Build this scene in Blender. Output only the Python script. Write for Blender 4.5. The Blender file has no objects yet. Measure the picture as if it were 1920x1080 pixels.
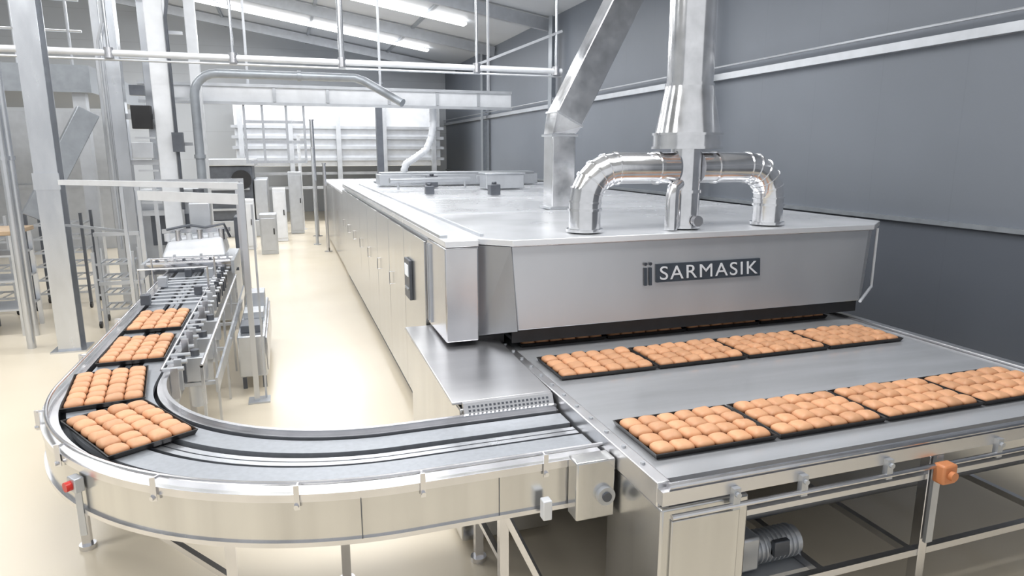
import bpy, bmesh, math, random
from mathutils import Vector, Matrix
random.seed(4)
C = bpy.context.scene.collection
SC = bpy.context.scene
SC.view_settings.view_transform = 'Standard'
SC.view_settings.exposure = 0.0

# ------------------------------------------------------------ materials
def newmat(name):
    m = bpy.data.materials.new(name); m.use_nodes = True
    nt = m.node_tree; b = nt.nodes['Principled BSDF']
    return m, nt, b
def simple(name, col, rough=.5, metal=0., var=.08, scale=6., stretch=(1,1,1), bump=0., spec=None, rvar=.1):
    m, nt, b = newmat(name)
    tc = nt.nodes.new('ShaderNodeTexCoord'); mp = nt.nodes.new('ShaderNodeMapping')
    mp.inputs['Scale'].default_value = stretch
    nt.links.new(tc.outputs['Object'], mp.inputs['Vector'])
    n = nt.nodes.new('ShaderNodeTexNoise'); n.inputs['Scale'].default_value = scale; n.inputs['Detail'].default_value = 4
    nt.links.new(mp.outputs[0], n.inputs['Vector'])
    r = nt.nodes.new('ShaderNodeValToRGB')
    r.color_ramp.elements[0].position = .3; r.color_ramp.elements[1].position = .7
    r.color_ramp.elements[0].color = tuple(max(0, c*(1-var)) for c in col)+(1,)
    r.color_ramp.elements[1].color = tuple(min(1, c*(1+var)) for c in col)+(1,)
    nt.links.new(n.outputs['Fac'], r.inputs[0]); nt.links.new(r.outputs[0], b.inputs['Base Color'])
    mr = nt.nodes.new('ShaderNodeMapRange')
    mr.inputs['To Min'].default_value = max(.02, rough-rvar); mr.inputs['To Max'].default_value = min(1, rough+rvar)
    nt.links.new(n.outputs['Fac'], mr.inputs['Value']); nt.links.new(mr.outputs[0], b.inputs['Roughness'])
    b.inputs['Metallic'].default_value = metal
    if bump:
        bp = nt.nodes.new('ShaderNodeBump'); bp.inputs['Strength'].default_value = bump; bp.inputs['Distance'].default_value = .01
        nt.links.new(n.outputs['Fac'], bp.inputs['Height']); nt.links.new(bp.outputs[0], b.inputs['Normal'])
    return m
STEEL = simple('brushed_steel', (.70,.70,.72), .25, 1., .08, 3, (1.5,1.5,.5), 0, rvar=.06)
STEELH = simple('brushed_steel_horizontal', (.70,.70,.715), .3, .95, .06, 2, (.6,3,3), 0, rvar=.05)
PANEL = simple('oven_side_steel', (.61,.61,.605), .22, .95, .12, 2.2, (2,2,.12), 0, rvar=.09)
HOOD = simple('hood_satin_steel', (.60,.61,.63), .34, .8, .06, 1.2, (1,1,.5), 0, rvar=.1)
FLANK = simple('shaded_satin_steel', (.42,.43,.45), .32, .9, .1, 2, (2,2,.3), 0)  # darker copy of the hood steel, the flank's shade put into its colour
ROOF = simple('pale_roof_sheet', (.80,.815,.84), .24, .5, .04, 1.2)
DUCT = simple('spiral_duct_steel', (.80,.805,.82), .14, .95, .12, 6, (1,1,1), .08)
GALV = simple('galvanised_steel', (.54,.56,.59), .38, .65, .06, 6)
GALVS = simple('shiny_galvanised_steel', (.62,.64,.67), .24, .85, .08, 5, (1,1,.3))
WHITEM = simple('white_painted_metal', (.74,.76,.79), .35, .15, .06, 5)
DARKST = simple('dark_grey_steel', (.13,.14,.16), .4, .6, .12, 6)
BELT = simple('grey_steel_belt', (.60,.615,.64), .2, .55, .10, 1.6, (.35,3,1), 0, rvar=.08)
PLBELT = simple('grey_chain_belt', (.34,.36,.39), .38, .5, .08, 30, (1,1,1), .05)
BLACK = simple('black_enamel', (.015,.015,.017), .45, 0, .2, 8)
TRAYM = simple('dark_nonstick_tray', (.03,.028,.028), .4, .5, .3, 9)
ORANGE = simple('orange_plastic', (.62,.24,.10), .4, 0, .08, 9)
RED = simple('red_plastic', (.6,.03,.02), .35, 0, .08, 9)
TAN = simple('brown_bench_top', (.45,.33,.22), .5, 0, .1, 6)
LOGOW = simple('off_white_lettering', (.60,.62,.65), .5, 0, .02, 5)
LOGOD = simple('charcoal_plate', (.035,.045,.06), .4, 0, .1, 8)
PIPEG = simple('grey_painted_pipe', (.32,.345,.375), .35, .4, .08, 8)
def emis(name, col, s):
    m, nt, b = newmat(name)
    n = nt.nodes.new('ShaderNodeTexNoise'); n.inputs['Scale'].default_value = 3
    b.inputs['Base Color'].default_value = (.9,.9,.9,1)
    b.inputs['Emission Color'].default_value = col+(1,)
    mr = nt.nodes.new('ShaderNodeMapRange'); mr.inputs['To Min'].default_value = s*.9; mr.inputs['To Max'].default_value = s*1.1
    nt.links.new(n.outputs['Fac'], mr.inputs['Value']); nt.links.new(mr.outputs[0], b.inputs['Emission Strength'])
    return m
EMIT = emis('skylight_glow', (1,1,1), 5)
EMITG = emis('screen_glow', (.4,.5,.6), .3)

def wallmat(name, col, axis, period, dark=.8, rough=.5, bumps=.25):
    m, nt, b = newmat(name)
    sp = nt.nodes.new('ShaderNodeSeparateXYZ')
    geo = nt.nodes.new('ShaderNodeNewGeometry')
    nt.links.new(geo.outputs['Position'], sp.inputs[0])
    dv = nt.nodes.new('ShaderNodeMath'); dv.operation = 'DIVIDE'; dv.inputs[1].default_value = period
    nt.links.new(sp.outputs[axis], dv.inputs[0])
    fr = nt.nodes.new('ShaderNodeMath'); fr.operation = 'FRACT'; nt.links.new(dv.outputs[0], fr.inputs[0])
    r = nt.nodes.new('ShaderNodeValToRGB'); e = r.color_ramp.elements
    e[0].position = 0; e[0].color = tuple(c*dark for c in col)+(1,)
    e[1].position = .02; e[1].color = col+(1,)
    nt.links.new(fr.outputs[0], r.inputs[0])
    n = nt.nodes.new('ShaderNodeTexNoise'); n.inputs['Scale'].default_value = .6; n.inputs['Detail'].default_value = 3
    nt.links.new(geo.outputs['Position'], n.inputs['Vector'])
    mr = nt.nodes.new('ShaderNodeMapRange'); mr.inputs['To Min'].default_value = .88; mr.inputs['To Max'].default_value = 1.12
    nt.links.new(n.outputs['Fac'], mr.inputs['Value'])
    hs = nt.nodes.new('ShaderNodeHueSaturation')
    nt.links.new(mr.outputs[0], hs.inputs['Value'])
    nt.links.new(r.outputs[0], hs.inputs['Color']); nt.links.new(hs.outputs[0], b.inputs['Base Color'])
    b.inputs['Roughness'].default_value = rough
    bp = nt.nodes.new('ShaderNodeBump'); bp.inputs['Strength'].default_value = bumps; bp.inputs['Distance'].default_value = .01
    nt.links.new(r.outputs[0], bp.inputs['Height']); nt.links.new(bp.outputs[0], b.inputs['Normal'])
    return m
WALLB = wallmat('blue_grey_wall_panel', (.178,.197,.228), 'Y', 1.1, .94)
WALLD = wallmat('shade_toned_wall_panel', (.100,.113,.137), 'Y', 1.1, .94)  # darker copy of the wall panel, shade low on the wall painted in
WALLE = wallmat('pale_end_wall', (.56,.59,.63), 'Z', 1.1, .78)
CEILM = wallmat('corrugated_roof', (.56,.58,.61), 'Y', .33, .85)
def floormat():
    m, nt, b = newmat('cream_epoxy_floor')
    geo = nt.nodes.new('ShaderNodeNewGeometry')
    n = nt.nodes.new('ShaderNodeTexNoise'); n.inputs['Scale'].default_value = .35; n.inputs['Detail'].default_value = 3
    nt.links.new(geo.outputs['Position'], n.inputs['Vector'])
    r = nt.nodes.new('ShaderNodeValToRGB'); e = r.color_ramp.elements
    e[0].position = .3; e[0].color = (.72,.635,.49,1); e[1].position = .7; e[1].color = (.78,.70,.565,1)
    nt.links.new(n.outputs['Fac'], r.inputs[0]); nt.links.new(r.outputs[0], b.inputs['Base Color'])
    n2 = nt.nodes.new('ShaderNodeTexNoise'); n2.inputs['Scale'].default_value = 1
    nt.links.new(geo.outputs['Position'], n2.inputs['Vector'])
    mr = nt.nodes.new('ShaderNodeMapRange'); mr.inputs['To Min'].default_value = .18; mr.inputs['To Max'].default_value = .28
    nt.links.new(n2.outputs['Fac'], mr.inputs['Value']); nt.links.new(mr.outputs[0], b.inputs['Roughness'])
    return m
FLOORM = floormat()
def bunmat():
    m, nt, b = newmat('golden_bun_crust')
    tc = nt.nodes.new('ShaderNodeTexCoord'); sp = nt.nodes.new('ShaderNodeSeparateXYZ')
    nt.links.new(tc.outputs['Generated'], sp.inputs[0])
    oi = nt.nodes.new('ShaderNodeObjectInfo')
    n = nt.nodes.new('ShaderNodeTexNoise'); n.inputs['Scale'].default_value = 26; n.inputs['Detail'].default_value = 4
    nt.links.new(tc.outputs['Object'], n.inputs['Vector'])
    ad = nt.nodes.new('ShaderNodeMath'); ad.operation = 'MULTIPLY_ADD'; ad.inputs[1].default_value = .5
    nt.links.new(n.outputs['Fac'], ad.inputs[0]); nt.links.new(sp.outputs['Z'], ad.inputs[2])
    r = nt.nodes.new('ShaderNodeValToRGB'); e = r.color_ramp.elements
    e[0].position = .45; e[0].color = (.40,.17,.075,1); e[1].position = 1.0; e[1].color = (.63,.335,.18,1)
    k = e.new(.75); k.color = (.56,.27,.135,1)
    nt.links.new(ad.outputs[0], r.inputs[0])
    hs = nt.nodes.new('ShaderNodeHueSaturation')
    mr = nt.nodes.new('ShaderNodeMapRange'); mr.inputs['To Min'].default_value = .9; mr.inputs['To Max'].default_value = 1.12
    nt.links.new(oi.outputs['Random'], mr.inputs['Value']); nt.links.new(mr.outputs[0], hs.inputs['Value'])
    nt.links.new(r.outputs[0], hs.inputs['Color']); nt.links.new(hs.outputs[0], b.inputs['Base Color'])
    b.inputs['Roughness'].default_value = .5
    bp = nt.nodes.new('ShaderNodeBump'); bp.inputs['Strength'].default_value = .35; bp.inputs['Distance'].default_value = .006
    nt.links.new(n.outputs['Fac'], bp.inputs['Height']); nt.links.new(bp.outputs[0], b.inputs['Normal'])
    return m
BUNM = bunmat()

# ------------------------------------------------------------ mesh builder
class MB:
    def __init__(s): s.bm = bmesh.new()
    def box(s, x0,x1,y0,y1,z0,z1):
        v = [s.bm.verts.new(p) for p in ((x0,y0,z0),(x1,y0,z0),(x1,y1,z0),(x0,y1,z0),(x0,y0,z1),(x1,y0,z1),(x1,y1,z1),(x0,y1,z1))]
        for f in ((0,3,2,1),(4,5,6,7),(0,1,5,4),(1,2,6,5),(2,3,7,6),(3,0,4,7)): s.bm.faces.new([v[i] for i in f])
        return s
    def hexa(s, bot, top):
        n = len(bot)
        a = [s.bm.verts.new(p) for p in bot]; b = [s.bm.verts.new(p) for p in top]
        s.bm.faces.new(a[::-1]); s.bm.faces.new(b)
        for i in range(n): s.bm.faces.new([a[i],a[(i+1)%n],b[(i+1)%n],b[i]])
        return s
    def prism(s, poly, z0, z1):
        return s.hexa([(x,y,z0) for x,y in poly],[(x,y,z1) for x,y in poly])
    def beam(s, p0, p1, w, h, up=(0,0,1)):
        p0=Vector(p0); p1=Vector(p1); d=(p1-p0).normalized(); up=Vector(up)
        if abs(d.dot(up))>.98: up=Vector((0,1,0))
        a=d.cross(up).normalized(); b=a.cross(d).normalized()
        q=[(-w/2,-h/2),(w/2,-h/2),(w/2,h/2),(-w/2,h/2)]
        A=[s.bm.verts.new(p0+a*i+b*j) for i,j in q]; B=[s.bm.verts.new(p1+a*i+b*j) for i,j in q]
        s.bm.faces.new(A); s.bm.faces.new(B[::-1])
        for i in range(4): s.bm.faces.new([A[(i+1)%4],A[i],B[i],B[(i+1)%4]])
        return s
    def tube(s, pts, r, seg=16, caps=True):
        pts=[Vector(p) for p in pts]; n=len(pts)
        rs = r if isinstance(r,(list,tuple)) else [r]*n
        rings=[]; prev=None
        for i,p in enumerate(pts):
            if i==0: t=pts[1]-p
            elif i==n-1: t=p-pts[i-1]
            else: t=(pts[i+1]-p).normalized()+(p-pts[i-1]).normalized()
            if t.length<1e-6: t=pts[min(i+1,n-1)]-pts[max(i-1,0)]
            t.normalize()
            if prev is None:
                ref=Vector((0,0,1)) if abs(t.z)<.9 else Vector((1,0,0))
                a=t.cross(ref).normalized()
            else:
                a=(prev-t*prev.dot(t)).normalized()
            prev=a; b=t.cross(a)
            rings.append([s.bm.verts.new(p+(a*math.cos(k*2*math.pi/seg)+b*math.sin(k*2*math.pi/seg))*rs[i]) for k in range(seg)])
        for i in range(n-1):
            for k in range(seg):
                s.bm.faces.new([rings[i][k],rings[i][(k+1)%seg],rings[i+1][(k+1)%seg],rings[i+1][k]])
        if caps:
            s.bm.faces.new(rings[0][::-1]); s.bm.faces.new(rings[-1])
        return s
    def cyl(s,p0,p1,r,r2=None,seg=20):
        return s.tube([p0,p1],[r,r if r2 is None else r2],seg)
def tag(ob,label=None,cat=None,group=None,kind=None):
    if label: ob['label']=label
    if cat: ob['category']=cat
    if group: ob['group']=group
    if kind: ob['kind']=kind
def obj_from(mb, name, mat, parent=None, label=None, cat=None, group=None, kind=None, bevel=0, smooth=True, origin=None):
    bm=mb.bm; bmesh.ops.recalc_face_normals(bm, faces=bm.faces)
    xs=[v.co.x for v in bm.verts]; ys=[v.co.y for v in bm.verts]; zs=[v.co.z for v in bm.verts]
    o=Vector(origin) if origin else Vector(((min(xs)+max(xs))/2,(min(ys)+max(ys))/2,min(zs)))
    bmesh.ops.translate(bm, verts=bm.verts, vec=-o)
    me=bpy.data.meshes.new(name); bm.to_mesh(me); bm.free()
    if smooth: me.shade_smooth(); me.set_sharp_from_angle(angle=math.radians(32))
    me.materials.append(mat)
    ob=bpy.data.objects.new(name, me); C.objects.link(ob)
    if parent:
        ob.parent=parent; ob.location=o-Vector(parent['_w'])
    else: ob.location=o
    ob['_w']=tuple(o)
    tag(ob,label,cat,group,kind)
    if bevel:
        md=ob.modifiers.new('bevel','BEVEL'); md.width=bevel; md.segments=2; md.limit_method='ANGLE'
    return ob
def thing(name, loc, label, cat, group=None):
    e=bpy.data.objects.new(name,None); e.empty_display_size=.2; C.objects.link(e); e.location=loc; e['_w']=tuple(loc)
    tag(e,label,cat,group); return e
def arc(c, r, a0, a1, n, ax1, ax2):
    c=Vector(c); ax1=Vector(ax1); ax2=Vector(ax2)
    return [c+ax1*(r*math.cos(a0+(a1-a0)*i/n))+ax2*(r*math.sin(a0+(a1-a0)*i/n)) for i in range(n+1)]
PI=math.pi

# ------------------------------------------------------------ room
XW=7.0; YB=30.; XL=-13.
def struct(mb,name,mat,label): return obj_from(mb,name,mat,label=label,kind='structure',cat=name.split('_')[0],smooth=False)
struct(MB().box(XL,XW+.2,-3,YB+.2,-.1,0),'floor',FLOORM,'glossy cream epoxy factory floor')
struct(MB().box(XW,XW+.15,-3,YB,1.72,6.0),'wall_right',WALLB,'blue-grey panelled factory wall')
struct(MB().box(XW,XW+.15,-3,YB,0,1.72),'wall_right_lower',WALLD,'lower factory wall panels with shade put into their colour')
struct(MB().box(XL,XW+.15,YB,YB+.15,0,9.4),'wall_back',WALLE,'pale grey panelled end wall')
struct(MB().box(XL-.15,XL,-3,YB+.15,0,9.4),'wall_left',WALLE,'pale grey panelled side wall')
cz=lambda x: 6+.16*(XW-x)
mb=MB(); mb.hexa([(XL,-3,cz(XL)),(XW+.15,-3,cz(XW+.15)),(XW+.15,YB+.15,cz(XW+.15)),(XL,YB+.15,cz(XL))],
                 [(XL,-3,cz(XL)+.1),(XW+.15,-3,cz(XW+.15)+.1),(XW+.15,YB+.15,cz(XW+.15)+.1),(XL,YB+.15,cz(XL)+.1)])
struct(mb,'ceiling',CEILM,'sloping corrugated grey roof')
struct(MB().box(6.9,7.0,-3,YB,3.66,3.76),'trim_1',GALV,'pale horizontal wall rail')
struct(MB().box(6.94,7.0,-3,YB,1.69,1.74),'trim_2',PIPEG,'grey lower horizontal wall rail')
struct(MB().tube([(6.86,-2.5,3.86),(6.86,29.8,3.86)],.016,8),'trim_3',GALV,'thin grey conduit along the wall rail')
for i,y in enumerate((10.2,16.8,23.2)):
    mb=MB(); mb.box(6.72,6.9,y-.01,y+.01,0,3.6); mb.box(6.70,6.72,y-.12,y+.12,0,5.9); mb.box(6.72,6.86,y-.01,y+.01,3.9,5.9)
    struct(mb,'trim_%d'%(i+4),PIPEG,'grey steel wall column')
n=7
for y in (8.5,13.6,17.5,22.5,28.):
    mb=MB(); mb.beam((XL+.1,y,cz(XL)-.2),(XW-.05,y,cz(XW)-.2),.14,.3)
    struct(mb,'trim_%d'%n,GALV,'grey steel roof rafter'); n+=1
for x in (4.2,1.2,-1.8,-4.8):
    mb=MB(); mb.beam((x,-2,cz(x)-.03),(x,YB,cz(x)-.03),.09,.1)
    struct(mb,'trim_%d'%n,PIPEG,'slim steel roof purlin'); n+=1
for y in (25.4,20.0,14.6,9.2,3.8):
    mb=MB(); x0,x1=-6.5,5.3
    mb.beam((x0,y,cz(x0)-.12),(x1,y,cz(x1)-.12),.34,.05)
    obj_from(mb,'strip_light',EMIT,label='long glowing white strip light on sloping roof',cat='light',group='roof strip lights',smooth=False)

# ------------------------------------------------------------ oven
OV=thing('tunnel_oven',(3.25,9,0),'long stainless steel tunnel oven with hooded tray outlet','oven')
mb=MB(); mb.box(1.13,5.37,5.52,13.95,.1,1.78); obj_from(mb,'body',HOOD,OV,bevel=.01)
plan=[(1.1,4.82),(1.36,4.82),(1.37,4.93),(1.60,4.72),(5.10,4.72),(5.42,4.96),(5.42,14.0),(1.1,14.0)]
mb=MB(); mb.prism(plan,1.80,1.85); obj_from(mb,'roof',ROOF,OV,bevel=.006,label='bright pale sheet roof')
mb=MB()
mb.hexa([(1.64,4.70,1.15),(4.98,4.70,1.15),(5.33,5.0,1.12),(5.33,5.5,1.12),(1.46,5.5,1.09),(1.44,4.94,1.09)],
        [(1.605,4.76,1.795),(5.08,4.76,1.795),(5.38,5.0,1.795),(5.38,5.5,1.795),(1.46,5.5,1.795),(1.44,4.94,1.795)])
HD=obj_from(mb,'hood',HOOD,OV,bevel=.006,label='sloped satin steel outlet hood')
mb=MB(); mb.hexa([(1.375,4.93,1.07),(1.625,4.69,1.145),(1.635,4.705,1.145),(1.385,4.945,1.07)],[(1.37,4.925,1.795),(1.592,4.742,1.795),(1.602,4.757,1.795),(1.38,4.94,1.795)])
obj_from(mb,'hood_flank',FLANK,OV,label='angled end panel of hood with shade put into its colour')
mb=MB(); mb.box(1.6,5.0,4.76,5.5,1.06,1.09); obj_from(mb,'hood_shade_sheet',BLACK,OV)  # added black sheet, paints the shade under the hood
mb=MB(); mb.box(1.6,5.0,4.745,4.76,1.04,1.145); obj_from(mb,'hood_shade_strip',BLACK,OV)  # added black strip, widens the dark band of shade below the hood
mb=MB(); mb.box(1.58,5.05,5.50,5.515,.98,1.05); obj_from(mb,'mouth_shade_panel',BLACK,OV)  # added black panel, stands for the darkness inside the oven mouth
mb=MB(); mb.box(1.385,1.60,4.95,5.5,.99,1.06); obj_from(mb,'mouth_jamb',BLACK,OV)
mb=MB(); mb.tube([(5.0,4.70,1.14),(5.42,4.98,1.2)],.014,8); mb.tube([(5.42,4.98,1.2),(5.40,4.96,1.78)],.012,8); obj_from(mb,'hood_stay',WHITEM,OV)
mb=MB(); mb.box(1.10,1.36,4.83,5.5,1.06,1.795); obj_from(mb,'corner_housing',STEEL,OV,bevel=.012)
for y in (5.35,5.43):
    mb=MB(); mb.box(1.085,1.10,y,y+.02,1.1,1.76); obj_from(mb,'trim_strip',GALV,OV)
yy=5.56
while yy<13.8:
    w=1.035
    mb=MB(); mb.box(1.085,1.13,yy,min(yy+w,13.93),.14,1.76)
    obj_from(mb,'side_panel',PANEL,OV,bevel=.004); yy+=w+.010
mb=MB(); mb.box(1.14,5.3,5.6,13.9,.0,.1); obj_from(mb,'plinth',DARKST,OV)
yy=6.6
for i in range(7):
    mb=MB(); y=yy+.9; mb.tube([(1.085,y,1.03),(1.06,y,1.03),(1.06,y,1.17),(1.085,y,1.17)],.006,8)
    obj_from(mb,'panel_handle',STEEL,OV); yy+=1.045
for (a,b_) in ((1.10,1.16),(1.42,1.45)):
    obj_from(MB().box(a,b_,5.0,13.9,1.85,1.872),'roof_edge_rail',GALV,OV)
for y in (7.0,9.3,11.6):
    mb=MB(); mb.box(1.46,5.36,y,y+.03,1.85,1.860); obj_from(mb,'roof_seam',ROOF,OV)
mb=MB(); mb.box(1.055,1.085,6.15,6.42,1.12,1.5); CP=obj_from(mb,'control_panel',DARKST,OV,bevel=.006)
mb=MB(); mb.box(1.048,1.055,6.2,6.37,1.34,1.45); obj_from(mb,'screen',EMITG,CP)
for j in range(3):
    obj_from(MB().cyl((1.055,6.22+.065*j,1.22),(1.045,6.22+.065*j,1.22),.016,seg=12),'button',GALV,CP)
mb=MB(); mb.box(1.12,5.2,14.03,21,.08,1.66); obj_from(mb,'rear_section',PANEL,OV,bevel=.01)
mb=MB(); mb.box(1.10,5.25,14.03,21.05,1.66,1.70); obj_from(mb,'rear_roof',ROOF,OV)
mb=MB(); mb.hexa([(2.84,4.708,1.45),(3.86,4.708,1.45),(3.86,4.73,1.45),(2.84,4.73,1.45)],[(2.84,4.722,1.60),(3.86,4.722,1.60),(3.86,4.745,1.60),(2.84,4.745,1.60)])
PL=obj_from(mb,'name_plate',LOGOD,OV,label='dark plate with pale capital lettering')
def text_mesh(txt,size,extr):
    cu=bpy.data.curves.new('t','FONT'); cu.body=txt; cu.size=size; cu.extrude=extr; cu.align_x='CENTER'; cu.align_y='CENTER'; cu.space_character=1.16
    o=bpy.data.objects.new('t',cu); C.objects.link(o)
    dg=bpy.context.evaluated_depsgraph_get(); me=bpy.data.meshes.new_from_object(o.evaluated_get(dg))
    bpy.data.objects.remove(o); return me
me=text_mesh('SARMASIK',.16,.002); me.materials.clear(); me.materials.append(LOGOW)
xs=[v.co.x for v in me.vertices]; ys=[v.co.y for v in me.vertices]; sx=.96/(max(xs)-min(xs)); mx=(max(xs)+min(xs))/2; my=(max(ys)+min(ys))/2
for v in me.vertices: v.co.x=(v.co.x-mx)*sx; v.co.y-=my
lt=bpy.data.objects.new('lettering',me); C.objects.link(lt); lt.parent=PL
lt.location=Vector((3.35,4.711,1.525))-Vector(PL['_w']); lt.rotation_euler=(math.radians(90-5.3),0,0)
mb=MB()
for x in (2.73,2.775):
    mb.hexa([(x,4.706,1.43),(x+.022,4.706,1.43),(x+.022,4.72,1.43),(x,4.72,1.43)],[(x,4.72,1.575),(x+.022,4.72,1.575),(x+.022,4.734,1.575),(x,4.734,1.575)])
    mb.tube([(x+.011,4.722,1.605),(x+.011,4.73,1.606)],.014,10)
obj_from(mb,'emblem',LOGOD,OV,label='dark two-stroke emblem')

# ------------------------------------------------------------ ducts on roof
R0=.13; XS=3.24; yd=4.99
ED=thing('exhaust_duct',(XS,yd,1.85),'shiny round exhaust stack with conical cap and two side elbows','duct')
obj_from(MB().cyl((XS,yd,1.862),(XS,yd,2.60),R0+.0,seg=32),'riser_pipe',DUCT,ED)
obj_from(MB().tube([(XS,yd,2.53),(XS,yd,2.64),(XS,yd,2.645),(XS,yd,2.99),(XS,yd,3.03)],[.285,.285,.272,.205,.20],36),'conical_cap',DUCT,ED)
for z in (2.525,2.635): obj_from(MB().cyl((XS,yd,z),(XS,yd,z+.02),.297,seg=36),'cap_band',DUCT,ED)
obj_from(MB().cyl((XS,yd,3.03),(XS,yd,6.4),.19,seg=36),'stack_pipe',DUCT,ED)
for z in (3.03,3.75,4.5): obj_from(MB().cyl((XS,yd,z),(XS,yd,z+.025),.20,seg=36),'stack_band',DUCT,ED)
for z in (1.862,2.16): obj_from(MB().cyl((XS,yd,z),(XS,yd,z+.025),R0+.015,seg=32),'collar',DUCT,ED)
for sgn,xe in ((-1,2.31),(1,4.12)):
    r=.27; zc=2.37
    cx=xe-sgn*r
    pts=[(xe,yd,1.862),(xe,yd,zc-r)]
    pts+= [tuple(p) for p in arc((cx,yd,zc-r),r,0,PI/2,5,(sgn,0,0),(0,0,1))][1:]
    pts.append((XS+sgn*(R0-.01),yd,zc))
    ob=obj_from(MB().tube(pts,R0,30),'elbow_pipe',DUCT,ED)
    # crease at every segment joint, like a lobster-back elbow
    ob.data.set_sharp_from_angle(angle=math.radians(14))
    a=[Vector(p) for p in pts]
    for i in range(1,len(a)-1):
        t=((a[i+1]-a[i]).normalized()+(a[i]-a[i-1]).normalized()).normalized()
        obj_from(MB().cyl(a[i]-t*.007,a[i]+t*.007,R0+.009,seg=30),'pipe_band',DUCT,ED)
    obj_from(MB().cyl((xe,yd,1.862),(xe,yd,1.885),R0+.02,seg=30),'pipe_band',DUCT,ED)
    obj_from(MB().cyl((xe,yd,2.03),(xe,yd,2.05),R0+.01,seg=30),'pipe_band',DUCT,ED)
    obj_from(MB().cyl((XS+sgn*.27,yd,zc),(XS+sgn*.295,yd,zc),R0+.01,seg=30),'pipe_band',DUCT,ED)
obj_from(MB().tube([(XS-.19,yd-.12,1.862),(XS-.19,yd-.12,2.14),(XS-.17,yd-.10,2.2),(XS-.08,yd-.05,2.24)],.055,18),'bypass_pipe',DUCT,ED)
obj_from(MB().cyl((XS+.03,yd-.14,1.93),(XS+.03,yd-.19,1.93),.045,seg=18),'damper_knob',STEEL,ED)

DD=thing('diagonal_duct',(3.0,7.2,1.85),'galvanised faceted duct bending diagonally up from oven roof','duct')
obj_from(MB().box(2.86,3.14,7.06,7.34,1.862,2.70),'vertical_section',DUCT,DD,bevel=.01)
d=Vector((.47,0,.883)).normalized(); p0=Vector((3.02,7.2,2.80)); a_=Vector((d.z,0,-d.x))
def sq(c,ax,w,h): 
    ax=Vector(ax); return [tuple(c-ax*w-Vector((0,h,0))),tuple(c+ax*w-Vector((0,h,0))),tuple(c+ax*w+Vector((0,h,0))),tuple(c-ax*w+Vector((0,h,0)))]
j=p0+d*.06
obj_from(MB().hexa(sq(Vector((3.0,7.2,2.70)),(1,0,0),.14,.14),sq(j,a_,.165,.16)),'bend',DUCT,DD)
obj_from(MB().hexa(sq(j,a_,.165,.16),sq(p0+d*3.45,a_,.165,.16)),'diagonal_section',DUCT,DD,bevel=.008)
for t in (.06,2.0):
    obj_from(MB().hexa(sq(p0+d*t,a_,.178,.175),sq(p0+d*(t+.02),a_,.178,.175)),'flange',GALV,DD)
obj_from(MB().box(2.83,3.17,7.03,7.37,1.862,1.885),'flange',GALV,DD)
obj_from(MB().box(2.84,3.16,7.04,7.36,2.67,2.695),'flange',GALV,DD)

for (x,y,s) in ((2.1,10.2,.13),(3.0,9.75,.16),(2.6,12.4,.2)):
    mb=MB(); mb.box(x-s/2,x+s/2,y-s/2,y+s/2,1.862,1.862+s); mb.cyl((x,y,1.862+s),(x,y,1.90+s),.04,seg=12)
    obj_from(mb,'actuator_box',DARKST,label='small dark actuator box on oven roof',cat='box',group='actuators on oven roof',bevel=.01)
mb=MB(); mb.box(3.3,4.0,11.2,11.6,1.876,2.12); mb.box(3.28,4.02,11.18,11.62,2.12,2.15)
obj_from(mb,'junction_box',GALV,label='low grey sheet-metal box on oven roof',cat='box',bevel=.01)
mb=MB(); mb.box(1.7,4.9,12.9,13.4,1.876,2.08); mb.box(1.75,4.85,12.95,13.35,2.08,2.12); mb.box(2.3,2.5,12.88,12.9,1.9,2.05); mb.box(3.6,3.8,12.88,12.9,1.9,2.05)
obj_from(mb,'air_manifold',GALV,label='long pale sheet-metal air manifold across oven roof',cat='duct',bevel=.01)
mb=MB(); mb.cyl((1.7,11.6,2.02),(3.2,11.9,2.02),.045,seg=14)
for x,y in ((1.85,11.63),(3.1,11.88)): mb.cyl((x,y,1.862),(x,y,2.0),.02,seg=8)
obj_from(mb,'roof_pipe',GALV,label='low grey gas pipe on stubs over oven roof',cat='pipe')

# ------------------------------------------------------------ outlet table
TB=thing('outlet_conveyor',(3.2,4,0),'wide stainless outlet conveyor table carrying bun trays','conveyor')
obj_from(MB().box(1.64,4.94,2.56,5.48,.93,.965),'belt',BELT,TB)
obj_from(MB().box(1.56,1.63,2.5,5.48,.86,.985),'side_rail',STEELH,TB,bevel=.006)
obj_from(MB().box(4.95,5.03,2.5,5.48,.86,.985),'side_rail',STEELH,TB,bevel=.006)
for i in range(12):
    y=2.7+i*.2; obj_from(MB().cyl((1.595,y,.985),(1.595,y,.995),.013,seg=8),'rail_bolt',GALV,TB)
obj_from(MB().box(1.56,5.03,2.45,2.50,.89,.96),'front_rail',STEELH,TB)
obj_from(MB().cyl((1.6,2.43,.84),(5.0,2.43,.84),.014,seg=10),'front_rod',STEEL,TB)
obj_from(MB().cyl((1.6,2.47,.975),(5.0,2.47,.975),.018,seg=10),'front_rod',STEEL,TB)
obj_from(MB().cyl((1.62,2.60,.88),(4.96,2.60,.88),.04,seg=18),'nose_roller',STEEL,TB)
CB=obj_from(MB().box(1.57,2.06,2.47,3.02,.03,.86),'end_cabinet',PANEL,TB,bevel=.012)
obj_from(MB().box(1.62,2.0,2.455,2.47,.12,.8),'cabinet_door',PANEL,CB,bevel=.005)
for (x,y) in ((3.3,2.52),(4.85,2.52),(3.3,5.2),(4.85,5.2),(1.75,5.2)):
    mb=MB(); mb.box(x-.03,x+.03,y-.03,y+.03,0,.86); mb.box(x-.06,x+.06,y-.06,y+.06,0,.015); obj_from(mb,'leg',STEEL,TB,bevel=.004)
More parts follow.
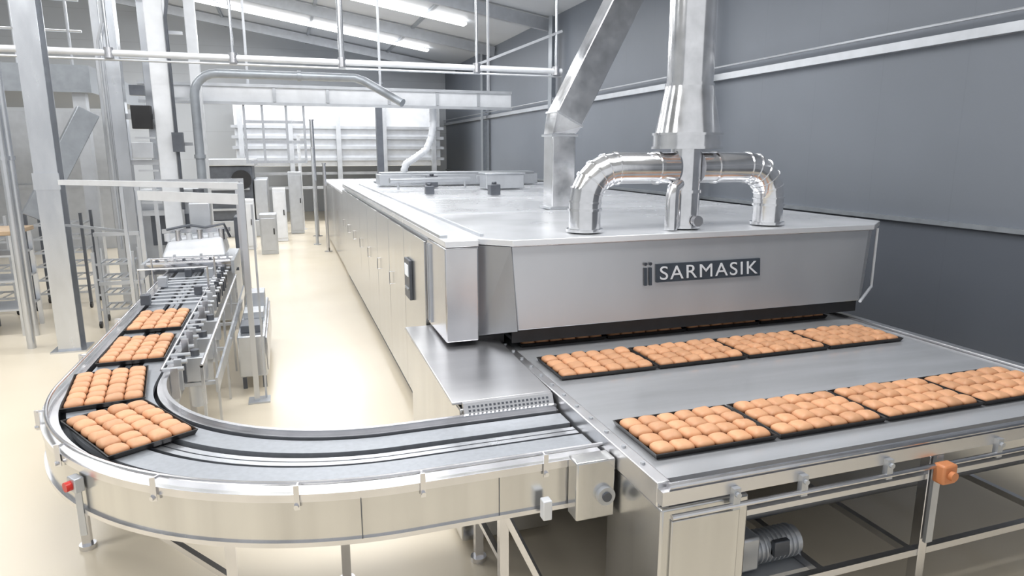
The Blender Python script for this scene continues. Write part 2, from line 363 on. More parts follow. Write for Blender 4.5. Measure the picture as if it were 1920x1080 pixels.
for b_ in ((2.07,4.98,2.5,2.54,.72,.75),(2.07,4.98,2.5,2.54,.25,.29),(2.07,4.98,5.18,5.22,.25,.29),(2.6,2.64,2.54,5.18,.25,.29),(3.28,3.32,2.55,5.17,.21,.25),(4.4,4.44,2.54,5.18,.25,.29),(2.07,4.98,2.9,2.94,.60,.64)):
    obj_from(MB().box(*b_),'cross_bar',STEELH,TB)
obj_from(MB().box(2.1,4.92,2.66,5.4,.80,.83),'return_pan',DARKST,TB)
for (y,z,r) in ((2.66,.66,.03),(2.8,.52,.035),(3.2,.6,.03)):
    obj_from(MB().cyl((2.1,y,z),(4.9,y,z),r,seg=14),'return_roller',DARKST,TB)
for x in (1.95,2.35,2.9,4.2,3.7):
    mb=MB(); mb.box(x-.02,x+.02,2.42,2.45,.82,.93); mb.cyl((x,2.42,.90),(x,2.405,.90),.014,seg=8); obj_from(mb,'rail_bracket',GALV,TB)
DM=obj_from(MB().cyl((2.32,2.75,.34),(2.62,2.75,.34),.08,seg=20),'drive_motor',GALV,TB,label='silver finned drive motor')
mb=MB()
for i in range(9): mb.cyl((2.34+i*.03,2.75,.34),(2.348+i*.03,2.75,.34),.092,seg=20)
obj_from(mb,'motor_fins',GALV,DM)
obj_from(MB().box(2.18,2.32,2.66,2.84,.26,.46),'gearbox',GALV,DM,bevel=.015)
obj_from(MB().box(2.4,2.5,2.64,2.675,.33,.42),'terminal_box',DARKST,DM,bevel=.006)
obj_from(MB().box(2.14,2.68,2.62,2.88,.22,.245),'motor_shelf',GALV,TB)
SB=obj_from(MB().box(3.225,3.325,2.37,2.44,.75,.86),'switch_box',ORANGE,TB,bevel=.012,label='orange emergency stop box')
obj_from(MB().cyl((3.275,2.37,.805),(3.275,2.345,.805),.026,seg=16),'button',ORANGE,SB)
obj_from(MB().beam((3.3,2.47,.88),(3.3,2.47,.35),.05,.02),'conduit',GALV,TB)

TC=thing('transfer_cabinet',(1.2,4.5,0),'stainless transfer cabinet with smooth top beside oven outlet','cabinet')
obj_from(MB().box(.93,1.53,3.76,5.45,.05,.95),'body',PANEL,TC,bevel=.01)
mb=MB(); mb.hexa([(.89,3.80,.965),(1.55,3.80,.965),(1.55,5.48,1.02),(.89,5.48,1.02)],[(.89,3.80,.985),(1.55,3.80,.985),(1.55,5.48,1.045),(.89,5.48,1.045)]); obj_from(mb,'top_cover',STEELH,TC,bevel=.006)
mb=MB(); mb.hexa([(.95,3.715,.90),(1.54,3.715,.90),(1.54,3.76,.90),(.95,3.76,.90)],[(.95,3.76,.985),(1.54,3.76,.985),(1.54,3.80,.985),(.95,3.80,.985)])
obj_from(mb,'front_lip',STEELH,TC)
mb=MB()
for i in range(20):
    x=.98+i*.027
    for k in range(3):
        z=.915+k*.022; y=3.715+.045*(z-.90)/.085
        mb.hexa([(x,y-.003,z),(x+.014,y-.003,z),(x+.014,y+.004,z),(x,y+.004,z)],[(x,y+.003,z+.012),(x+.014,y+.003,z+.012),(x+.014,y+.01,z+.012),(x,y+.01,z+.012)])
obj_from(mb,'vent_grille',DARKST,TC)

# ------------------------------------------------------------ curved conveyor
CX,CY=.5,5.1; Y_END=9.9; X_END=1.545
def path(r,n=40):
    pts=[(X_END,CY-r)]
    for i in range(n+1):
        a=-PI/2-(PI/2)*i/n
        pts.append((CX+r*math.cos(a),CY+r*math.sin(a)))
    pts.append((CX-r,Y_END)); return pts
def sweep(mb,r0,r1,z0,z1):
    A=path(r0);B=path(r1); bm=mb.bm; prev=None
    for (a,b) in zip(A,B):
        cur=[bm.verts.new((a[0],a[1],z0)),bm.verts.new((b[0],b[1],z0)),bm.verts.new((b[0],b[1],z1)),bm.verts.new((a[0],a[1],z1))]
        if prev:
            for i in range(4): bm.faces.new([prev[i],prev[(i+1)%4],cur[(i+1)%4],cur[i]])
        else: bm.faces.new(cur)
        prev=cur
    bm.faces.new(prev[::-1]); return mb
RI,RO=1.40,2.05
CV=thing('curved_conveyor',(-.6,5.5,0),'stainless tray conveyor bending around a wide quarter turn','conveyor')
obj_from(sweep(MB(),RO,RO+.025,.625,.90),'outer_side_panel',PANEL,CV)
obj_from(sweep(MB(),RO+.025,RO+.04,.625,.65),'panel_lip',STEEL,CV)
obj_from(sweep(MB(),RO+.025,RO+.034,.86,.90),'panel_lip',STEEL,CV)
obj_from(sweep(MB(),RI-.025,RI,.62,.93),'inner_side_panel',STEEL,CV)
obj_from(sweep(MB(),RI+.01,RO-.01,.70,.78),'bed',DARKST,CV)
obj_from(sweep(MB(),RI+.06,RI+.22,.86,.895),'chain_track',PLBELT,CV)
obj_from(sweep(MB(),RO-.26,RO-.10,.86,.895),'chain_track',PLBELT,CV)
obj_from(sweep(MB(),RI+.26,RI+.30,.82,.885),'centre_channel',GALVS,CV)
obj_from(sweep(MB(),RO-.34,RO-.30,.82,.885),'centre_channel',GALVS,CV)
obj_from(sweep(MB(),RI,RI+.035,.86,.905),'wear_strip',STEEL,CV)
obj_from(sweep(MB(),RO-.06,RO,.86,.90),'wear_strip',STEEL,CV)
obj_from(MB().tube([(x,y,.945) for x,y in path(RO)],.011,8),'guide_rail',STEEL,CV)
def rp(r,a): return (CX+r*math.cos(a),CY+r*math.sin(a))
brk=[]
for x in (1.2,.55): brk.append(((x,CY-RO-.045),(0,-1)))
for dg in (-105,-125,-147,-165): 
    a=math.radians(dg); brk.append((rp(RO+.045,a),(math.cos(a),math.sin(a))))
for y in (5.8,7.,8.2,9.4): brk.append(((CX-RO-.045,y),(-1,0)))
for (p,d2) in brk:
    mb=MB(); q=Vector((p[0],p[1],0)); dd=Vector((d2[0],d2[1],0)); 
    mb.beam(q+Vector((0,0,.83)),q+Vector((0,0,.955)),.025,.012); mb.cyl(q+Vector((0,0,.945)),q-dd*.04+Vector((0,0,.945)),.009,seg=8)
    mb.cyl(q+Vector((0,0,.85)),q+dd*.02+Vector((0,0,.85)),.012,seg=8)
    obj_from(mb,'rail_bracket',STEEL,CV)
for (x,y) in ((1.0,3.12),(1.0,3.62),(-.38,3.35),(-1.35,4.55),(-.80,4.75),(-1.45,6.6),(-.95,6.6),(-1.45,8.6),(-.95,8.6),(.2,3.65)):
    mb=MB(); mb.box(x-.025,x+.025,y-.025,y+.025,0,.70); mb.cyl((x,y,0),(x,y,.03),.05,seg=14); obj_from(mb,'leg',STEEL,CV)
for (p,q) in (((-.38,3.35,.35),(-1.35,4.55,.45)),((1.0,3.12,.62),(1.25,2.95,.05)),((1.0,3.12,.3),(1.0,3.62,.3))):
    obj_from(MB().beam(p,q,.03,.035),'brace',STEEL,CV)
for x in (.95,.25): obj_from(MB().box(x-.002,x+.002,3.022,3.026,.65,.86),'panel_seam',DARKST,CV)
a=math.radians(-141); q=Vector((*rp(RO+.03,a),.80)); dd=Vector((math.cos(a),math.sin(a),0))
bx=obj_from(MB().beam(q,q+dd*.05,.08,.08),'stop_button_box',GALV,CV,bevel=.006)
obj_from(MB().cyl(q+dd*.05,q+dd*.08,.026,seg=16),'button',RED,bx)
obj_from(MB().beam(q+dd*.02-Vector((0,0,.04)),q+dd*.02-Vector((0,0,.30)),.03,.015),'conduit',GALV,CV)
obj_from(MB().box(1.33,1.553,2.90,3.015,.60,.93),'end_housing',PANEL,CV,bevel=.01)
EBr=obj_from(MB().cyl((1.49,2.90,.735),(1.49,2.87,.735),.05,seg=24),'end_bearing',GALV,CV,label='round flanged bearing')
obj_from(MB().cyl((1.49,2.87,.735),(1.49,2.86,.735),.026,seg=14),'bearing_cap',DARKST,EBr)
obj_from(MB().box(1.16,1.21,2.93,2.985,.62,.73),'sensor',WHITEM,CV,bevel=.006,label='small white sensor')
for y in (5.75,6.35,7.0):
    mb=MB(); mb.box(-.86,-.70,y-.07,y+.07,.68,.88)
    g=obj_from(mb,'gear_motor',GALV,CV,bevel=.006)
    obj_from(MB().cyl((-.78,y,.68),(-.78,y,.46),.06,seg=16),'motor_can',GALV,g)
    obj_from(MB().cyl((-.78,y,.88),(-.78,y,.93),.035,seg=12),'shaft_cap',DARKST,g)
y=5.15
while y<9.7:
    h=random.uniform(.95,1.03)
    mb=MB(); mb.box(-.87,-.82,y-.02,y+.02,.74,h); obj_from(mb,'guide_clamp',(STEEL,DARKST,GALV)[int(y*10)%3],CV)
    obj_from(MB().cyl((-.92,y,.96),(-.78,y,.96),.016,seg=10),'clamp_pin',GALV,CV); y+=random.uniform(.16,.34)
obj_from(MB().cyl((-.93,5.15,.96),(-.93,9.8,.96),.009,seg=8),'inner_guide_rod',STEEL,CV)
obj_from(MB().box(-.63,-.61,5.6,9.6,.60,.72),'cable_tray',GALVS,CV)
for y in (5.7,6.7,7.7,8.7): obj_from(MB().box(-.87,-.63,y-.015,y+.015,.64,.67),'tray_arm',GALV,CV)
for y in (5.2,6.15,7.1,8.05,9.0):
    obj_from(MB().box(-.68,-.66,y,y+.03,0,.95),'side_post',GALVS,CV)
obj_from(MB().cyl((-.67,5.2,.95),(-.67,9.1,.95),.014,seg=8),'side_handrail',STEEL,CV)
for i in range(9):
    y=7.75+i*.2+random.uniform(-.03,.03); obj_from(MB().cyl((-1.48,y,.913),(-.95,y,.913),.013,seg=8),'roller',GALV,CV)
for (x,y,s) in ((-1.46,7.7,.09),(-1.0,8.1,.08),(-1.45,8.7,.1),(-.99,9.2,.1),(-1.25,9.35,.08)):
    obj_from(MB().box(x-s/2,x+s/2,y-s/2,y+s/2,.928,.928+s*1.2),'sensor_block',DARKST if s<.1 else GALV,CV,bevel=.006)
for y in (8.2,9.0):
    obj_from(MB().tube([(-1.60,y,.9),(-1.60,y,1.22),(-.90,y,1.22),(-.90,y,.93)],.014,8),'sensor_arch',STEEL,CV)

GC=thing('drive_cabinet',(-.42,8.2,0),'grey steel conveyor drive cabinet on short legs','cabinet')
obj_from(MB().box(-.58,-.30,7.3,9.3,.15,.60),'body',GALVS,GC,bevel=.015)
for y in (7.35,8.0,8.65):
    obj_from(MB().box(-.30,-.285,y,y+.6,.2,.56),'door',STEEL,GC,bevel=.005)
    obj_from(MB().box(-.55,-.33,y+.1,y+.4,.60,.68+.1*(y>8)),'terminal_box',DARKST if y<7.9 else GALV,GC,bevel=.008)
for y in (7.4,9.2):
    for x in (-.54,-.34): obj_from(MB().box(x-.02,x+.02,y-.02,y+.02,0,.15),'foot',DARKST,GC)

# ------------------------------------------------------------ trays and buns
LX,LY=.755,.478
mb=MB()
def ring(z,ex): return [(-LX/2+ex,-LY/2+ex,z),(LX/2-ex,-LY/2+ex,z),(LX/2-ex,LY/2-ex,z),(-LX/2+ex,LY/2-ex,z)]
rings=[ring(0,.014),ring(.026,.002),ring(.030,0),ring(.032,.006),ring(.026,.010),ring(.003,.018)]
vs=[[mb.bm.verts.new(p) for p in r] for r in rings]
mb.bm.faces.new(vs[0][::-1]); mb.bm.faces.new(vs[-1])
for i in range(5):
    for k in range(4): mb.bm.faces.new([vs[i][k],vs[i][(k+1)%4],vs[i+1][(k+1)%4],vs[i+1][k]])
bmesh.ops.recalc_face_normals(mb.bm,faces=mb.bm.faces)
tray_me=bpy.data.meshes.new('baking_tray'); mb.bm.to_mesh(tray_me); mb.bm.free(); tray_me.materials.append(TRAYM)
def bun_mesh(seed):
    rnd=random.Random(seed); bm=bmesh.new(); bmesh.ops.create_uvsphere(bm,u_segments=24,v_segments=14,radius=1)
    px,py=rnd.uniform(-.04,.04),rnd.uniform(-.04,.04)
    for v in bm.verts:
        x,y,z=v.co; h=math.hypot(x,y)
        if h>1e-5:
            c,s=x/h,y/h; k=1/((abs(c)**5+abs(s)**5)**(1/5)); k=1+(k-1)*.85
            x*=k;y*=k
        zz = (z**.82) if z>0 else -(abs(z)**.6)*.55
        if z>0: zz+= (.06*math.sin(3*x+seed)+.05*math.cos(4*y+seed*2))*z
        v.co=((x+px*max(zz,0))*.0588,(y+py*max(zz,0))*.0556,(zz+.55)*.033)
    bmesh.ops.recalc_face_normals(bm,faces=bm.faces)
    me=bpy.data.meshes.new('bun'); bm.to_mesh(me); bm.free(); me.shade_smooth(); me.materials.append(BUNM); return me
BUNS=[bun_mesh(i) for i in range(5)]
def place_tray(x,y,z,rot,group,rows=(0,1,2,3)):
    o=bpy.data.objects.new('baking_tray',tray_me); C.objects.link(o); o.location=(x,y,z); o.rotation_euler=(0,0,rot)
    tag(o,'dark rectangular baking tray filled with golden buns','tray',group)
    c,s=math.cos(rot),math.sin(rot)
    for i in range(6):
        for j in rows:
            gx=(i-2.5)*.1176+((i//2)-1)*.004; gy=(j-1.5)*.1110
            b=bpy.data.objects.new('bun',random.choice(BUNS)); C.objects.link(b)
            b.location=(x+c*gx-s*gy, y+s*gx+c*gy, z+.004)
            b.rotation_euler=(0,0,rot+random.choice((0,PI))+random.uniform(-.015,.015))
            k=random.uniform(.98,1.0); b.scale=(k,k,random.uniform(.88,1.15))
            tag(b,'soft golden-brown square-sided bun on baking tray','bun','buns on the trays')
for k in range(4):
    place_tray(1.69+LX/2+k*.768, 2.975, .967, 0,'trays on the outlet conveyor')
    place_tray(1.70+LX/2+k*.768, 4.235, .967, 0,'trays on the outlet conveyor')
    place_tray(1.70+LX/2+k*.768, 5.06, .967, 0,'trays on the outlet conveyor',rows=(0,))
place_tray(-.965,4.215,.897,math.atan2(-1.46,.88),'trays on the curved conveyor')
place_tray(-1.24,5.02,.897,math.radians(98),'trays on the curved conveyor')
place_tray(-1.22,5.97,.897,math.radians(91),'trays on the curved conveyor')
place_tray(-1.22,6.97,.897,math.radians(90),'trays on the curved conveyor')

# ------------------------------------------------------------ left side
mb=MB(); x,y=-2.74,9.7
mb.box(x-.125,x+.125,y-.13,y-.11,.02,7.4); mb.box(x-.125,x+.125,y+.11,y+.13,.02,7.4); mb.box(x-.012,x+.012,y-.11,y+.11,.02,7.4)
mb.box(x-.125,x-.113,y-.11,y+.11,.02,7.4)
mb.box(x-.2,x+.2,y-.2,y+.2,0,.02); mb.box(x-.14,x+.14,y-.15,y-.13,2.05,2.25)
obj_from(mb,'steel_column',GALVS,label='tall galvanised steel building column with base plate',cat='column',smooth=False)
for (x,y,r) in ((-3.25,9.9,.05),(-3.4,10.6,.035)):
    mb=MB(); mb.cyl((x,y,0),(x,y,7.2),r,seg=14); mb.cyl((x,y,2.4),(x,y,2.45),r*1.4,seg=14); mb.cyl((x,y,4.2),(x,y,4.25),r*1.4,seg=14)
    obj_from(mb,'vertical_pipe',GALVS,label='shiny vertical service pipe beside steel column',cat='pipe',group='service pipes by the column')

PF=thing('guard_frame',(-.4,6.96,0),'slim steel guard frame with post beside conveyor','frame')
obj_from(MB().box(-.43,-.38,6.93,6.98,0.015,2.2),'post',GALVS,PF)
obj_from(MB().box(-.33,-.31,7.0,7.02,0.015,2.0),'post',GALV,PF)
obj_from(MB().beam((-.40,6.99,2.18),(-2.58,9.5,2.14),.05,.06),'top_rail',WHITEM,PF)
obj_from(MB().beam((-.42,7.0,2.05),(-1.5,8.2,2.04),.05,.10),'cable_box',WHITEM,PF)
obj_from(MB().box(-.49,-.28,6.87,7.06,0,.015),'foot_plate',GALV,PF)
obj_from(MB().beam((-1.72,8.45,0),(-1.72,8.45,2.12),.035,.035),'side_post',GALVS,PF)
obj_from(MB().beam((-1.72,8.5,1.62),(-2.58,9.5,1.62),.025,.03),'mid_rail',GALVS,PF)

DP=thing('depanning_machine',(-1.25,10.6,0),'boxy stainless depanning machine with pale hoods and rollers over conveyor','machine')
obj_from(MB().box(-1.75,-.75,10.0,11.4,.15,1.0),'body',GALV,DP,bevel=.02)
mb=MB(); mb.hexa([(-1.66,10.02,1.08),(-.84,10.02,1.08),(-.84,10.8,1.08),(-1.66,10.8,1.08)],[(-1.6,10.25,1.27),(-.9,10.25,1.32),(-.88,10.7,1.36),(-1.58,10.7,1.3)])
obj_from(mb,'cover_hood',WHITEM,DP,bevel=.03,label='pale bevelled cover hood')
for i in range(6):
    x=-1.6+i*.14
    obj_from(MB().cyl((x,10.3,1.28),(x,10.3,1.38+.05*(i%2)),.04,seg=12),'air_cylinder',STEEL if i%2 else WHITEM,DP)
obj_from(MB().tube([(-1.6,10.3,1.44),(-1.3,10.25,1.5),(-1.1,10.25,1.46),(-.86,10.3,1.5),(-.8,10.4,1.3)],.018,8),'air_hose',DARKST,DP)
obj_from(MB().box(-1.7,-.8,10.55,10.6,1.36,1.42),'manifold_bar',GALVS,DP)
obj_from(MB().cyl((-1.78,9.98,1.05),(-.72,9.98,1.05),.035,seg=14),'drum',STEEL,DP)
for i in range(9):
    obj_from(MB().box(-1.712+i*.11,-1.68+i*.11,9.89,9.94,.93,1.08+.03*(i%3)),'gripper',GALV if i%3 else DARKST,DP)
obj_from(MB().box(-1.82,-.68,9.92,9.96,.88,.92),'front_bar',DARKST,DP)
for z,y in ((.95,9.7),(1.03,9.5),(1.0,9.6)):
    obj_from(MB().cyl((-1.75,y,z+.05),(-.75,y,z+.05),.025,seg=10),'cross_roller',STEEL,DP)
for x in (-1.78,-.72):
    obj_from(MB().box(x-.02,x+.02,9.4,9.95,.93,1.1),'arm',GALV,DP)
for x in (-1.7,-.8):
    for y in (10.1,11.3): obj_from(MB().box(x-.03,x+.03,y-.03,y+.03,0,.15),'leg',STEEL,DP)
obj_from(MB().box(-.72,-.62,10.2,10.6,1.15,1.6),'control_box',DARKST,DP,bevel=.01)
obj_from(MB().box(-1.4,-1.1,11.1,11.35,1.0,1.75),'motor_tower',GALV,DP,bevel=.02)
obj_from(MB().cyl((-1.25,11.22,1.75),(-1.25,11.22,1.95),.08,seg=16),'motor',DARKST,DP)
for x in (-1.85,-.63):
    for y in (9.98,11.2): obj_from(MB().box(x-.025,x+.025,y,y+.05,0,2.05),'frame_post',GALVS,DP)
for y in (9.98,11.2): obj_from(MB().box(-1.875,-.605,y,y+.05,2.05,2.10),'frame_bar',GALVS,DP)

TW=thing('lift_tower',(-1.8,12.3,0),'tall white steel tray lift tower with control boxes','machine')
for (x,y,w,m) in ((-2.35,12.0,.2,GALVS),(-1.72,12.0,.26,WHITEM),(-1.28,12.5,.16,WHITEM),(-2.62,12.45,.12,GALV),(-1.98,12.5,.12,GALVS)):
    obj_from(MB().box(x-w/2,x+w/2,y-w/2,y+w/2,0,7.2),'shaft_column',m,TW,bevel=.01)
for z in (1.5,2.3,3.0,3.9,4.9):
    obj_from(MB().box(-2.25,-1.86,11.95,12.05,z,z+.08),'cross_member',GALV,TW)
for z in (2.0,2.6,3.3,4.3):
    obj_from(MB().box(-1.59,-1.37,12.1,12.14,z,z+.05),'cross_member',GALV,TW)
obj_from(MB().box(-2.16,-1.88,11.8,11.94,2.85,3.2),'control_box',BLACK,TW,bevel=.01)
obj_from(MB().box(-2.2,-1.9,11.8,11.94,2.4,2.65),'control_box',GALV,TW,bevel=.01)
obj_from(MB().box(-2.15,-1.95,11.82,11.94,3.35,3.5),'sensor_head',DARKST,TW)
obj_from(MB().box(-1.62,-1.46,11.76,11.86,2.5,2.8),'sensor_head',DARKST,TW)
obj_from(MB().box(-2.25,-1.4,12.2,12.7,.3,1.9),'housing',GALV,TW,bevel=.02)
obj_from(MB().box(-2.1,-1.5,12.15,12.2,1.0,1.5),'housing_window',DARKST,TW)
obj_from(MB().tube([(-1.56,11.84,1.6),(-1.56,11.84,4.5),(-1.5,11.8,4.8),(-1.5,11.8,6.5)],.025,8),'cable_conduit',DARKST,TW)
obj_from(MB().tube([(-2.5,11.85,1.0),(-2.5,11.85,4.1),(-2.4,11.8,4.4),(-2.4,11.8,6.9)],.02,8),'cable_conduit',GALV,TW)
for z in (1.7,2.2,2.7): obj_from(MB().box(-2.15,-1.86,11.86,11.90,z,z+.03),'cable_bracket',GALV,TW)

YP=11.75
mb=MB(); P=[(-1.24,YP,0),(-1.24,YP,3.36)]+[tuple(p) for p in arc((-.90,YP,3.36),.34,PI,PI/2,6,(1,0,0),(0,0,1))][1:]+[(1.22,YP,3.70),(1.36,YP-.05,3.65),(1.90,11.2,3.28)]
mb.tube(P,.068,16)
mb.cyl((-1.24,YP,2.4),(-1.24,YP,2.46),.085,seg=16); mb.cyl((-1.24,YP,0),(-1.24,YP,.03),.12,seg=16)
mb.cyl((.3,YP,3.70),(.36,YP,3.70),.082,seg=16)
obj_from(mb,'arched_pipe',PIPEG,label='thick grey pipe arching overhead above the aisle',cat='pipe')
OR=thing('overhead_rail',(.5,11,3.85),'long pale overhead pipe rail hung from roof','rail')
obj_from(MB().cyl((-5.2,11,3.85),(4.6,11,3.85),.045,seg=12),'rail_pipe',WHITEM,OR)
obj_from(MB().cyl((-5.2,11,3.76),(4.6,11,3.76),.016,seg=8),'rail_wire',GALV,OR)
for x in (-2.2,-.6,.95,3.1,4.5):
    obj_from(MB().cyl((x,11,3.9),(x,11,cz(x)-.02),.022 if x!=.95 else .045,seg=10),'hanger',GALVS,OR)
    obj_from(MB().cyl((x,11,3.78),(x,11,3.92),.065,seg=12),'clamp',STEEL,OR)
obj_from(MB().beam((3.1,11,3.9),(4.6,11,4.5),.04,.04),'brace',GALV,OR)
OD=thing('overhead_tray_channel',(1,13,3.4),'wide pale overhead channel spanning the aisle','duct')
obj_from(MB().box(-2.2,4.3,12.8,13.3,3.33,3.62),'channel',WHITEM,OD,bevel=.01)
for z in (3.30,3.60): obj_from(MB().box(-2.2,4.3,12.76,12.8,z,z+.05),'edge_flange',GALV,OD)
for x in (-1.4,-.1,.8,1.9,2.8,3.6): obj_from(MB().box(x,x+.05,12.765,12.8,3.36,3.59),'stiffener',GALV,OD)
for x in (-.5,1.8,3.9): obj_from(MB().box(x-.02,x+.02,13.0,13.04,3.62,cz(x)-.01),'hanger',GALV,OD)
for x in (-.6,-.3,.1,.4): obj_from(MB().box(x-.02,x+.02,12.9,12.94,2.3,3.33),'drop_post',GALVS,OD)
for z in (2.3,2.65,3.0): obj_from(MB().box(-.62,.42,12.94,12.97,z,z+.05),'drop_bar',GALVS,OD)

mb=MB(); pts=[(2.80,13.1,3.325),(2.80,13.1,3.0),(2.75,13.1,2.75),(2.66,13.1,2.55),(2.45,13.1,2.4),(2.25,13.1,2.28),(2.2,13.1,2.125)]
mb.tube(pts,.065,14)
for i in range(6):
    a=Vector(pts[i]);b=Vector(pts[i+1])
    for t in (.25,.75):
        q=a.lerp(b,t); dq=(b-a).normalized(); mb.cyl(q-dq*.01,q+dq*.01,.074,seg=14)
obj_from(mb,'flexible_hose',WHITEM,label='white ribbed flexible hose dropping from overhead channel',cat='hose')

for (x,y,h,r,m,lab) in ((.85,20.9,3.4,.06,STEEL,'slim steel pole standing beside oven rear'),(.95,17.5,2.2,.04,STEEL,'slim steel pole standing beside oven rear'),(.5,23,3.0,.05,WHITEM,'white pole standing by end wall equipment'),(.75,19.,2.6,.04,GALV,'slim steel pole standing beside oven rear')):
    mb=MB(); mb.cyl((x,y,0),(x,y,h),r,seg=12); mb.cyl((x,y,0),(x,y,.02),r*2.5,seg=14); mb.cyl((x,y,h),(x,y,h+.03),r*1.3,seg=12)
    obj_from(mb,'pole',m,label=lab,cat='pole',group='poles by the oven')
mb=MB(); mb.box(2.34,2.5,17.9,18.1,1.70,4.2); mb.box(2.25,2.6,17.8,18.2,1.70,1.74); mb.box(2.3,2.54,17.88,18.12,4.2,4.25)
obj_from(mb,'support_stand',DARKST,label='dark vertical steel stand on rear oven section',cat='stand',smooth=False)

EW=thing('cooling_spiral',(2,26.5,0),'large pale cooling tower with stacked horizontal tiers','machine')
obj_from(MB().box(-1.5,5.6,25,28.2,2.0,4.5),'housing',WHITEM,EW,bevel=.02)
for z in (2.2,2.6,2.95,3.3):
    obj_from(MB().box(-1.6,5.7,24.85,24.98,z,z+.10),'tier_band',GALV,EW)
for x in (-1.3,.3,1.9,3.5,5.3):
    obj_from(MB().box(x-.08,x+.08,24.7,24.84,0,4.6),'leg',GALV,EW)
for z in (1.2,1.7): obj_from(MB().box(-1.5,5.6,25.2,25.3,z,z+.1),'lower_band',GALV,EW)
PK=thing('packing_machine',(-1,22,0),'dark open-fronted packing machine beside the aisle','machine')
obj_from(MB().box(-2.1,-.9,21.5,23.5,.5,2.1),'housing',DARKST,PK,bevel=.03)
obj_from(MB().box(-.88,-.5,21.5,23.5,.5,1.7),'side_housing',GALV,PK,bevel=.03)
obj_from(MB().box(-2.2,-.8,21.4,23.6,2.1,2.3),'top_cover',GALV,PK,bevel=.02)
obj_from(MB().box(-2.1,-.5,21.45,23.5,.0,.5),'base',GALV,PK,bevel=.02)
obj_from(MB().cyl((-1.2,21.45,1.7),(-1.2,21.35,1.7),.28,seg=24),'reel',BLACK,PK)
for z in (.8,1.1,1.4): obj_from(MB().box(-2.05,-1.0,21.42,21.49,z,z+.06),'shelf_bar',GALV,PK)
for (x0,x1,y,h,m,lab) in ((-.35,.0,20.,1.5,WHITEM,'white upright control cabinet by the aisle'),(.1,.5,21.8,1.9,GALV,'grey upright control cabinet by the aisle'),(-.65,-.25,17.5,1.0,GALV,'low grey control cabinet by the aisle'),(-1.2,-.8,18.5,1.3,WHITEM,'white upright control cabinet by the aisle')):
    K=thing('control_cabinet',((x0+x1)/2,y,0),lab,'cabinet','control cabinets by the aisle')
    obj_from(MB().box(x0,x1,y,y+.5,0,h),'body',m,K,bevel=.015)
    obj_from(MB().box(x0+.03,x1-.03,y-.02,y,.1,h-.1),'door',m,K,bevel=.006)
    obj_from(MB().box(x1-.09,x1-.06,y-.04,y-.02,h*.5,h*.5+.15),'handle',BLACK,K)

MZ=thing('mezzanine_platform',(-6,15,0),'raised grey steel mezzanine platform with railing','platform')
obj_from(MB().box(-10,-3.05,13.6,18.5,3.5,3.95),'deck',PIPEG,MZ)
for x in (-9.5,-6.4,-3.3): 
    obj_from(MB().box(x-.1,x+.1,13.8,14.0,0,3.5),'support_column',GALV,MZ)
    obj_from(MB().cyl((x,13.65,3.95),(x,13.65,5.0),.025,seg=8),'rail_post',GALV,MZ)
for x in (-5.6,-4.9,-4.1): obj_from(MB().cyl((x,13.65,3.95),(x,13.65,5.0),.018,seg=8),'rail_post',GALV,MZ)
for z,r in ((5.0,.025),(4.5,.02)): obj_from(MB().cyl((-9.9,13.65,z),(-3.1,13.65,z),r,seg=8),'handrail',GALV,MZ)
mb=MB(); mb.beam((-3.55,11.6,1.55),(-2.75,11.9,3.1),.26,.3); obj_from(mb,'chute',PIPEG,label='grey diagonal sheet-metal chute',cat='chute',bevel=.01)
mb=MB(); mb.box(-12,-4.2,20,20.3,0,3.5); mb.box(-12,-4.2,19.95,20,1.6,1.7)
obj_from(mb,'partition_wall',GALV,label='grey low partition wall beneath mezzanine',cat='wall',smooth=False)

def trolley(x,y,w,d,h,grp):
    T=thing('rack_trolley',(x,y,0),'steel wheeled rack trolley with wire shelves','trolley',grp)
    for dx in (-w/2,w/2):
        for dy in (-d/2,d/2):
            obj_from(MB().box(x+dx-.02,x+dx+.02,y+dy-.02,y+dy+.02,.1,h),'post',DARKST if int(x*10)%2 else GALV,T)
            obj_from(MB().cyl((x+dx-.015,y+dy,.05),(x+dx+.015,y+dy,.05),.05,seg=14),'wheel',BLACK,T)
    zz=.25
    while zz<h:
        mb=MB(); mb.box(x-w/2,x+w/2,y-d/2-.012,y-d/2+.012,zz,zz+.03); mb.box(x-w/2,x+w/2,y+d/2-.012,y+d/2+.012,zz,zz+.03)
        for i in range(5):
            xx=x-w/2+.05+i*(w-.1)/4; mb.box(xx-.008,xx+.008,y-d/2,y+d/2,zz,zz+.02)
        obj_from(mb,'shelf',GALV,T); zz+=.22
for (x,y) in ((-5.1,11.2),(-4.45,12.4),(-5.6,12.7),(-3.5,12.6)): trolley(x,y,.75,.6,1.55,'rack trolleys beside the column')
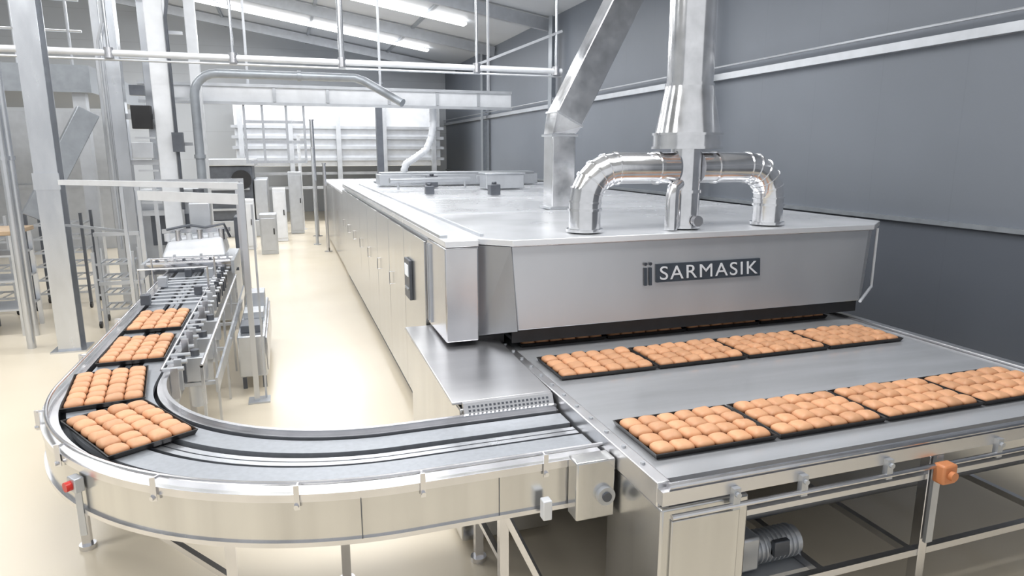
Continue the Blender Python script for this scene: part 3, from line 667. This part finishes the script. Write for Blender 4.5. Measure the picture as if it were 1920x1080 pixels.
trolley(-2.4,11.0,.5,.45,1.1,'rack trolleys beside the column')
BN=thing('work_bench',(-4.0,11.0,0),'steel work bench with brownish top and lower shelves','bench')
obj_from(MB().box(-4.6,-3.5,10.6,11.4,1.40,1.46),'bench_top',TAN,BN,bevel=.008)
for x in (-4.55,-4.1,-3.55):
    for y in (10.65,11.35): obj_from(MB().box(x-.025,x+.025,y-.025,y+.025,0,1.40),'leg',GALVS if x!=-4.1 else DARKST,BN)
for z in (.35,.75,1.1): obj_from(MB().box(-4.55,-3.55,10.67,11.33,z,z+.025),'shelf',GALV,BN)
GR=thing('low_guard_rail',(-2.5,10.4,0),'low galvanised guard rail on posts','rail')
for z in (.7,1.38): obj_from(MB().box(-2.5,-1.95,10.3,10.34,z,z+.05),'rail',GALV,GR)
for x in (-2.48,-1.97): obj_from(MB().box(x-.02,x+.02,10.34,10.38,0,1.42),'post',GALV,GR)

# ------------------------------------------------------------ lights, world, camera
def area(loc,rot,sx,sy,e,col=(1,1,1)):
    l=bpy.data.lights.new('hall_lamp','AREA'); l.shape='RECTANGLE'; l.size=sx; l.size_y=sy; l.energy=e; l.color=col
    o=bpy.data.objects.new('hall_lamp',l); C.objects.link(o); o.location=loc; o.rotation_euler=rot
    tag(o,'ceiling hall lamp','light','hall lamps'); return o
for y,e in ((3.0,240),(9.0,240),(16.0,300),(23.0,420)):
    area((1.5,y,5.9),(0,0,0),6,1.2,e)
    area((-5.5,y,6.6),(0,0,0),5,1.2,e)
w=bpy.data.worlds.new('world'); SC.world=w; w.use_nodes=True
bg=w.node_tree.nodes['Background']; bg.inputs[0].default_value=(.95,.97,1,1); bg.inputs[1].default_value=.75
cam=bpy.data.cameras.new('camera'); co=bpy.data.objects.new('camera',cam); C.objects.link(co)
co.location=(0,0,2.5); co.rotation_euler=(math.radians(90-11.53),0,math.radians(-18.63))
cam.sensor_width=36; cam.lens=1250/1920*36; cam.clip_end=200
SC.camera=co
for o in C.objects:
    if '_w' in o: del o['_w']
